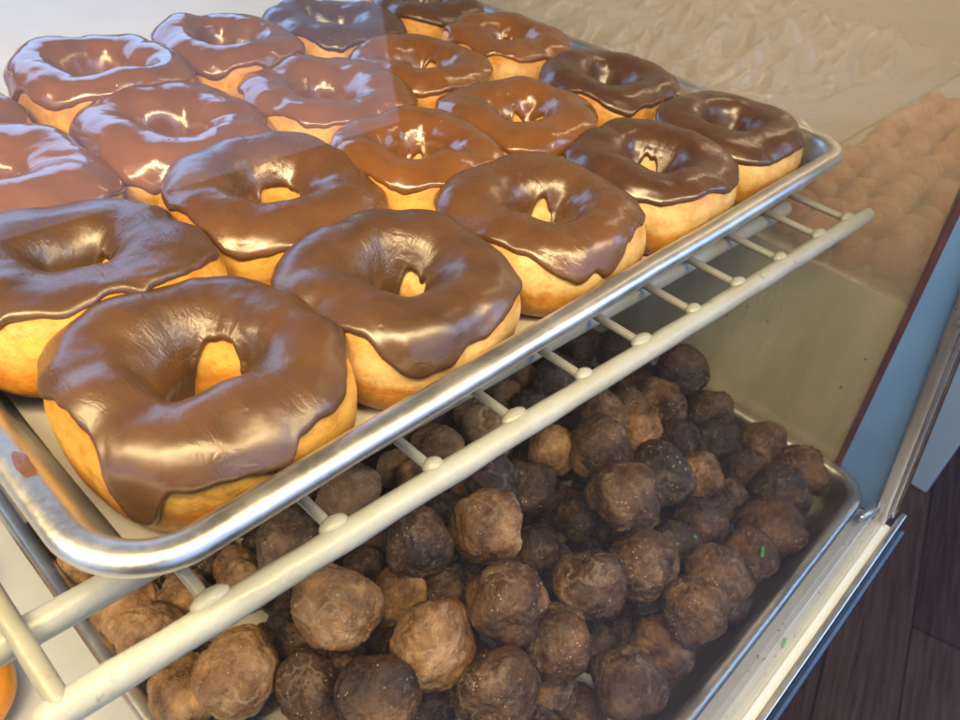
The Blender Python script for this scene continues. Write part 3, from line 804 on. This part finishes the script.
# corner post along the edge of the glass, in three strips with grooves between them
def strip(name, x0, x1, d0, d1, mat, z0=-26.0, z1=34.0, bevel=.06):
    return MB().hexa([(x0, gy(z0)+d0, z0), (x1, gy(z0)+d0, z0), (x1, gy(z0)+d1, z0), (x0, gy(z0)+d1, z0),
                      (x0, gy(z1)+d0, z1), (x1, gy(z1)+d0, z1), (x1, gy(z1)+d1, z1), (x0, gy(z1)+d1, z1)]).build(name, mat, case, bevel=bevel)
strip('corner_post', 47.7, 48.6, -.35, .55, M['frame_metal'])
strip('post_groove', 48.55, 48.9, -.2, .4, M['trim_dark'], bevel=.02)
strip('corner_post', 48.85, 49.9, -.55, .5, M['frame_metal'])
strip('post_groove', 49.85, 50.25, -.6, .45, M['trim_dark'], bevel=.02)
# wide end frame and dark seal, then the end panel: board below, glass above
def dy(z): return -7.3 + .036*(z+23)
MB().hexa([(48.3, gy(-26)+.5, -26), (48.8, gy(-26)+.5, -26), (48.8, dy(-26), -26), (48.3, dy(-26), -26),
           (48.3, gy(34)+.5, 34), (48.8, gy(34)+.5, 34), (48.8, dy(34)+1.2, 34), (48.3, dy(34)+1.2, 34)]).build('end_frame', M['satin_frame'], case)
def seal(z, a): return dy(z)+a
MB().hexa([(48.2, seal(-26, .02), -26), (48.75, seal(-26, .02), -26), (48.75, seal(-26, .42), -26), (48.2, seal(-26, .42), -26),
           (48.2, seal(34, 1.22), 34), (48.75, seal(34, 1.22), 34), (48.75, seal(34, 1.62), 34), (48.2, seal(34, 1.62), 34)]).build('seal', M['seal'], case)
MB().hexa([(48.5, seal(-26, .45), -26), (48.9, seal(-26, .45), -26), (48.9, 70, -26), (48.5, 70, -26),
           (48.5, seal(-9.6, .76), -9.6), (48.9, seal(-9.6, .76), -9.6), (48.9, 70, -9.6), (48.5, 70, -9.6)]).build('end_board', M['end_board'], case)
MB().hexa([(48.55, seal(-9.5, .76), -9.5), (48.85, seal(-9.5, .76), -9.5), (48.85, 70, -9.5), (48.55, 70, -9.5),
           (48.55, seal(34, 1.65), 34), (48.85, seal(34, 1.65), 34), (48.85, 70, 34), (48.55, 70, 34)]).build('end_glass', M['glass_end'], case)
MB().tube([(45.9, -10.45, -24.75), (48.0, -10.9, -24.95)], .32, 14).build('corner_bracket', M['frame_metal'], case, True)
MB().box(-70, 48.0, 69.5, 70.5, -26, -4).build('rear_panel', M['laminate'], case)

# ------------------------------------------------------------------ the next case, seen through the end glass
nc = empty('neighbouring_case', (0, 0, 0))
tag(nc, 'next display case blurred beyond the hazy end glass', 'display case')
MB().box(49.4, 112, -9, 60, -11.6, -10.4).build('shelf_board', M['board'], nc)
MB().box(112, 114, -12, 80, -30, 50).build('end_wall', M['board'], nc)
g_first = None
gm = hole_mesh(77, (1, 1, .92)); gm.materials.append(M['golden'])
gi = 0
for j in range(5):
    for i in range(13):
        x = 52 + i*3.0 + rnd.uniform(-.4, .4); y = -5.5 + j*2.5 + rnd.uniform(-.3, .3) + (x-52)*.05
        if g_first is None:
            o = obj('golden_donut_hole', gm, None); g_first = o
        else:
            o = g_first.copy(); col.objects.link(o)
        r = rnd.uniform(1.25, 1.6)
        o.location = Vector((x, y, -10.4+r*.9+rnd.uniform(0, .4)))*S; o.scale = (r, r, r)
        o.rotation_euler = (rnd.uniform(0, 6), rnd.uniform(0, 6), rnd.uniform(0, 6))
        tag(o, 'blurred golden donut hole beyond the hazy end glass', 'donut hole', 'golden donut holes in the next case')

def crumple(name, x0, x1, y0, y1, z0, h, label, seed):
    nx, ny = 200, 150
    V = []; F = []
    for j in range(ny+1):
        for i in range(nx+1):
            x = x0+(x1-x0)*i/nx; y = y0+(y1-y0)*j/ny
            q = Vector((x*.07+seed, y*.20, 0))
            r1 = (1-abs(noise.noise(q))*1.6); r2 = (1-abs(noise.noise(q*2.3))*2)**2; r3 = noise.noise(q*5)
            tp = min(1, (y-y0)/9, (x1-x)/6); V.append((x, y, z0 + max(.0, tp)*h*(max(r1, 0)*.6+r2*.35+r3*.06)))
    for j in range(ny):
        for i in range(nx):
            a = j*(nx+1)+i; F.append((a, a+1, a+nx+2, a+nx+1))
    return tag(obj(name, mesh_from(name, V, F), M['film'] ), label, 'wrapping')
def film_mat():
    m, nt, out = new_mat('crumpled_wrap')
    principled(nt, out, Base_Color=(.50,.47,.41), Roughness=.2, Specular_IOR_Level=.6)
    return m
M['film'] = film_mat()
crumple('crumpled_wrap', 56, 110, 9, 58, -10.2, 4.5, 'crumpled pale wrap with bright ridges beyond the end glass', 4.0)

# orange pastries on the case floor, left
def orange_ring(x, y, label, s=1):
    root = empty('orange_pastry', (x, y, -24.7))
    tag(root, label, 'pastry', 'orange iced pastries on the case floor')
    for nm, mt, a, b_, lo, hi in (('dough', 'dough', 1.35, 1.3, 0, 360), ('icing', 'orange', 1.47, 1.42, -15, 200)):
        V = []; F = []
        n1, n2 = 64, 28
        full = hi-lo == 360
        cnt = n2 if full else n2+1
        for i in range(n1):
            for j in range(cnt):
                t = 2*PI*i/n1; p = math.radians(lo+(hi-lo)*j/n2 + (0 if full else 6*math.sin(5*t)))
                rho = 2.1*s+a*s*math.cos(p)
                V.append((rho*math.cos(t), rho*math.sin(t), b_*s*math.sin(p)))
        for i in range(n1):
            for j in range(n2):
                F.append((i*cnt+j, ((i+1) % n1)*cnt+j, ((i+1) % n1)*cnt+(j+1) % cnt, i*cnt+(j+1) % cnt))
        obj(nm, mesh_from(nm, V, F), M[mt], root)
orange_ring(-4.9, 18.4, 'orange iced pastry at the bottom left frame edge, below the side wire')
orange_ring(-4.0, 25.8, 'orange iced pastry at the left frame edge, above the shelf bar')

# loose crumbs
V = []; F = []
def crumb(x, y, z, r):
    n = len(V)
    for d in ((1,0,0),(-1,0,0),(0,1,0),(0,-1,0),(0,0,1),(0,0,-1)):
        k = r*rnd.uniform(.6, 1.3); V.append((x+d[0]*k, y+d[1]*k, z+d[2]*k*.7))
    for f in ((0,2,4),(2,1,4),(1,3,4),(3,0,4),(2,0,5),(1,2,5),(3,1,5),(0,3,5)): F.append(tuple(n+i for i in f))
for _ in range(45): crumb(rnd.uniform(5, 48), rnd.uniform(-11.6, -10.4), -26.05, rnd.uniform(.03, .09))
for _ in range(60): crumb(rnd.uniform(3, 43), rnd.uniform(2.4, 40), -2.82, rnd.uniform(.03, .08))
for _ in range(40): crumb(rnd.uniform(3, 46), rnd.uniform(-8.6, -6.8), PZ-2.3, rnd.uniform(.04, .12))
for _ in range(30): crumb(rnd.uniform(-8, 1), rnd.uniform(5, 30), -26.05, rnd.uniform(.04, .1))
tag(obj('crumbs', mesh_from('crumbs', V, F, False), M['hole_brown']), 'fine brown crumbs scattered on the pans, paper and white ledge', 'crumbs', kind='stuff')
# green sprinkles
def sprinkle(x, y, z, rz, label, tiltz=0):
    d = Vector((math.cos(rz), math.sin(rz), tiltz))*.32
    c = Vector((x, y, z))
    o = MB().tube([c-d, c, c+d], .1, 10).build('green_sprinkle', M['green'], None, True)
    tag(o, label, 'sprinkle', 'loose green sprinkles')
SPR = [(33.05, -7.52, -20.15, 0.4, 'green sprinkle stuck on a donut hole by the front rim'), (30.64, -3.82, -20.07, 2.0, 'tiny green sprinkle on a dark donut hole in the heap'), (33.1, -11.15, -25.98, 0.2, 'green sprinkle lying on the white front ledge'), (28.0, -6.9, -25.6, 1.2, 'green sprinkle in the pan beside the pale frosted donut hole')]
for (x, y, z, rz, lab) in SPR: sprinkle(x, y, z, rz, lab)

# ------------------------------------------------------------------ setting
fl = MB().add([(-400, -400, -105), (500, -400, -105), (500, 400, -105), (-400, 400, -105)], [(0, 1, 2, 3)]).build('floor', M['wood'])
fl['kind'] = 'structure'
cb = empty('white_cabinet', (156, -13.5, -105))
tag(cb, 'pale blue white cabinet standing on the floor beyond the corner post', 'cabinet')
MB().box(0, 70, 0, 80, 0, 88).build('carcass', M['white_panel'], cb, bevel=.4)
MB().box(-.8, 71, -.8, 81, 88.3, 91).build('worktop', M['white_panel'], cb, bevel=.4)

# ------------------------------------------------------------------ light
def area(name, loc, target, sx, sy, power, color):
    L = bpy.data.lights.new(name, 'AREA'); L.shape = 'RECTANGLE'; L.size = sx*S; L.size_y = sy*S; L.energy = power; L.color = color
    o = bpy.data.objects.new(name, L); o.location = Vector(loc)*S
    o.rotation_euler = (Vector(target)-Vector(loc)).to_track_quat('-Z', 'Y').to_euler()
    col.objects.link(o); return o
area('case_tube_light', (-4, -1.8, 27), (-2, 1, 0), 110, 4, 7.6, (1.0, .75, .38))
area('next_case_fill', (82, 10, 34), (82, 14, -10), 60, 4, 1.7, (1.0, .82, .58))  # unseen lamp, added to brighten the dim next case
area('ceiling_lamp', (-120, -70, 185), (15, 5, -10), 70, 70, 52, (1.0, .77, .44))
area('shop_window', (25, -150, 62), (25, 0, 62), 190, 164, 19, (.38, .60, 1.0))
area('shop_window', (215, -150, 95), (215, 0, 60), 150, 120, 40, (.32, .56, 1.0))
area('side_fill', (-170, 10, 20), (40, 5, -10), 130, 110, 8, (.36, .60, 1.0))  # unseen blue source at left, added to brighten the end frame
area('rear_window', (20, 105, 34), (20, 10, 0), 90, 40, 4.6, (.34, .58, 1.0))

w = bpy.data.worlds.new('World'); scene.world = w; w.use_nodes = True
bg = w.node_tree.nodes['Background']; bg.inputs[0].default_value = (.85, .85, .95, 1); bg.inputs[1].default_value = .06

# ------------------------------------------------------------------ camera
cam = bpy.data.cameras.new('camera'); co = bpy.data.objects.new('camera', cam); col.objects.link(co)
cam.sensor_width = 36; cam.lens = 777.18*36/960; cam.clip_start = .01; cam.clip_end = 60
co.location = Vector((-2.241, -12.612, 17.209))*S
co.rotation_euler = (.87737, -.09658, -.80192)
cam.dof.use_dof = True; cam.dof.focus_distance = .31; cam.dof.aperture_fstop = 22
scene.camera = co
scene.view_settings.view_transform = 'Standard'; scene.view_settings.look = 'None'
scene.view_settings.exposure = 0; scene.view_settings.gamma = 1
scene.render.engine = 'CYCLES'
scene.cycles.use_denoising = True
scene.cycles.max_bounces = 8; scene.cycles.transparent_max_bounces = 12
scene.cycles.caustics_reflective = False; scene.cycles.caustics_refractive = False
scene.cycles.sample_clamp_indirect = 4.0
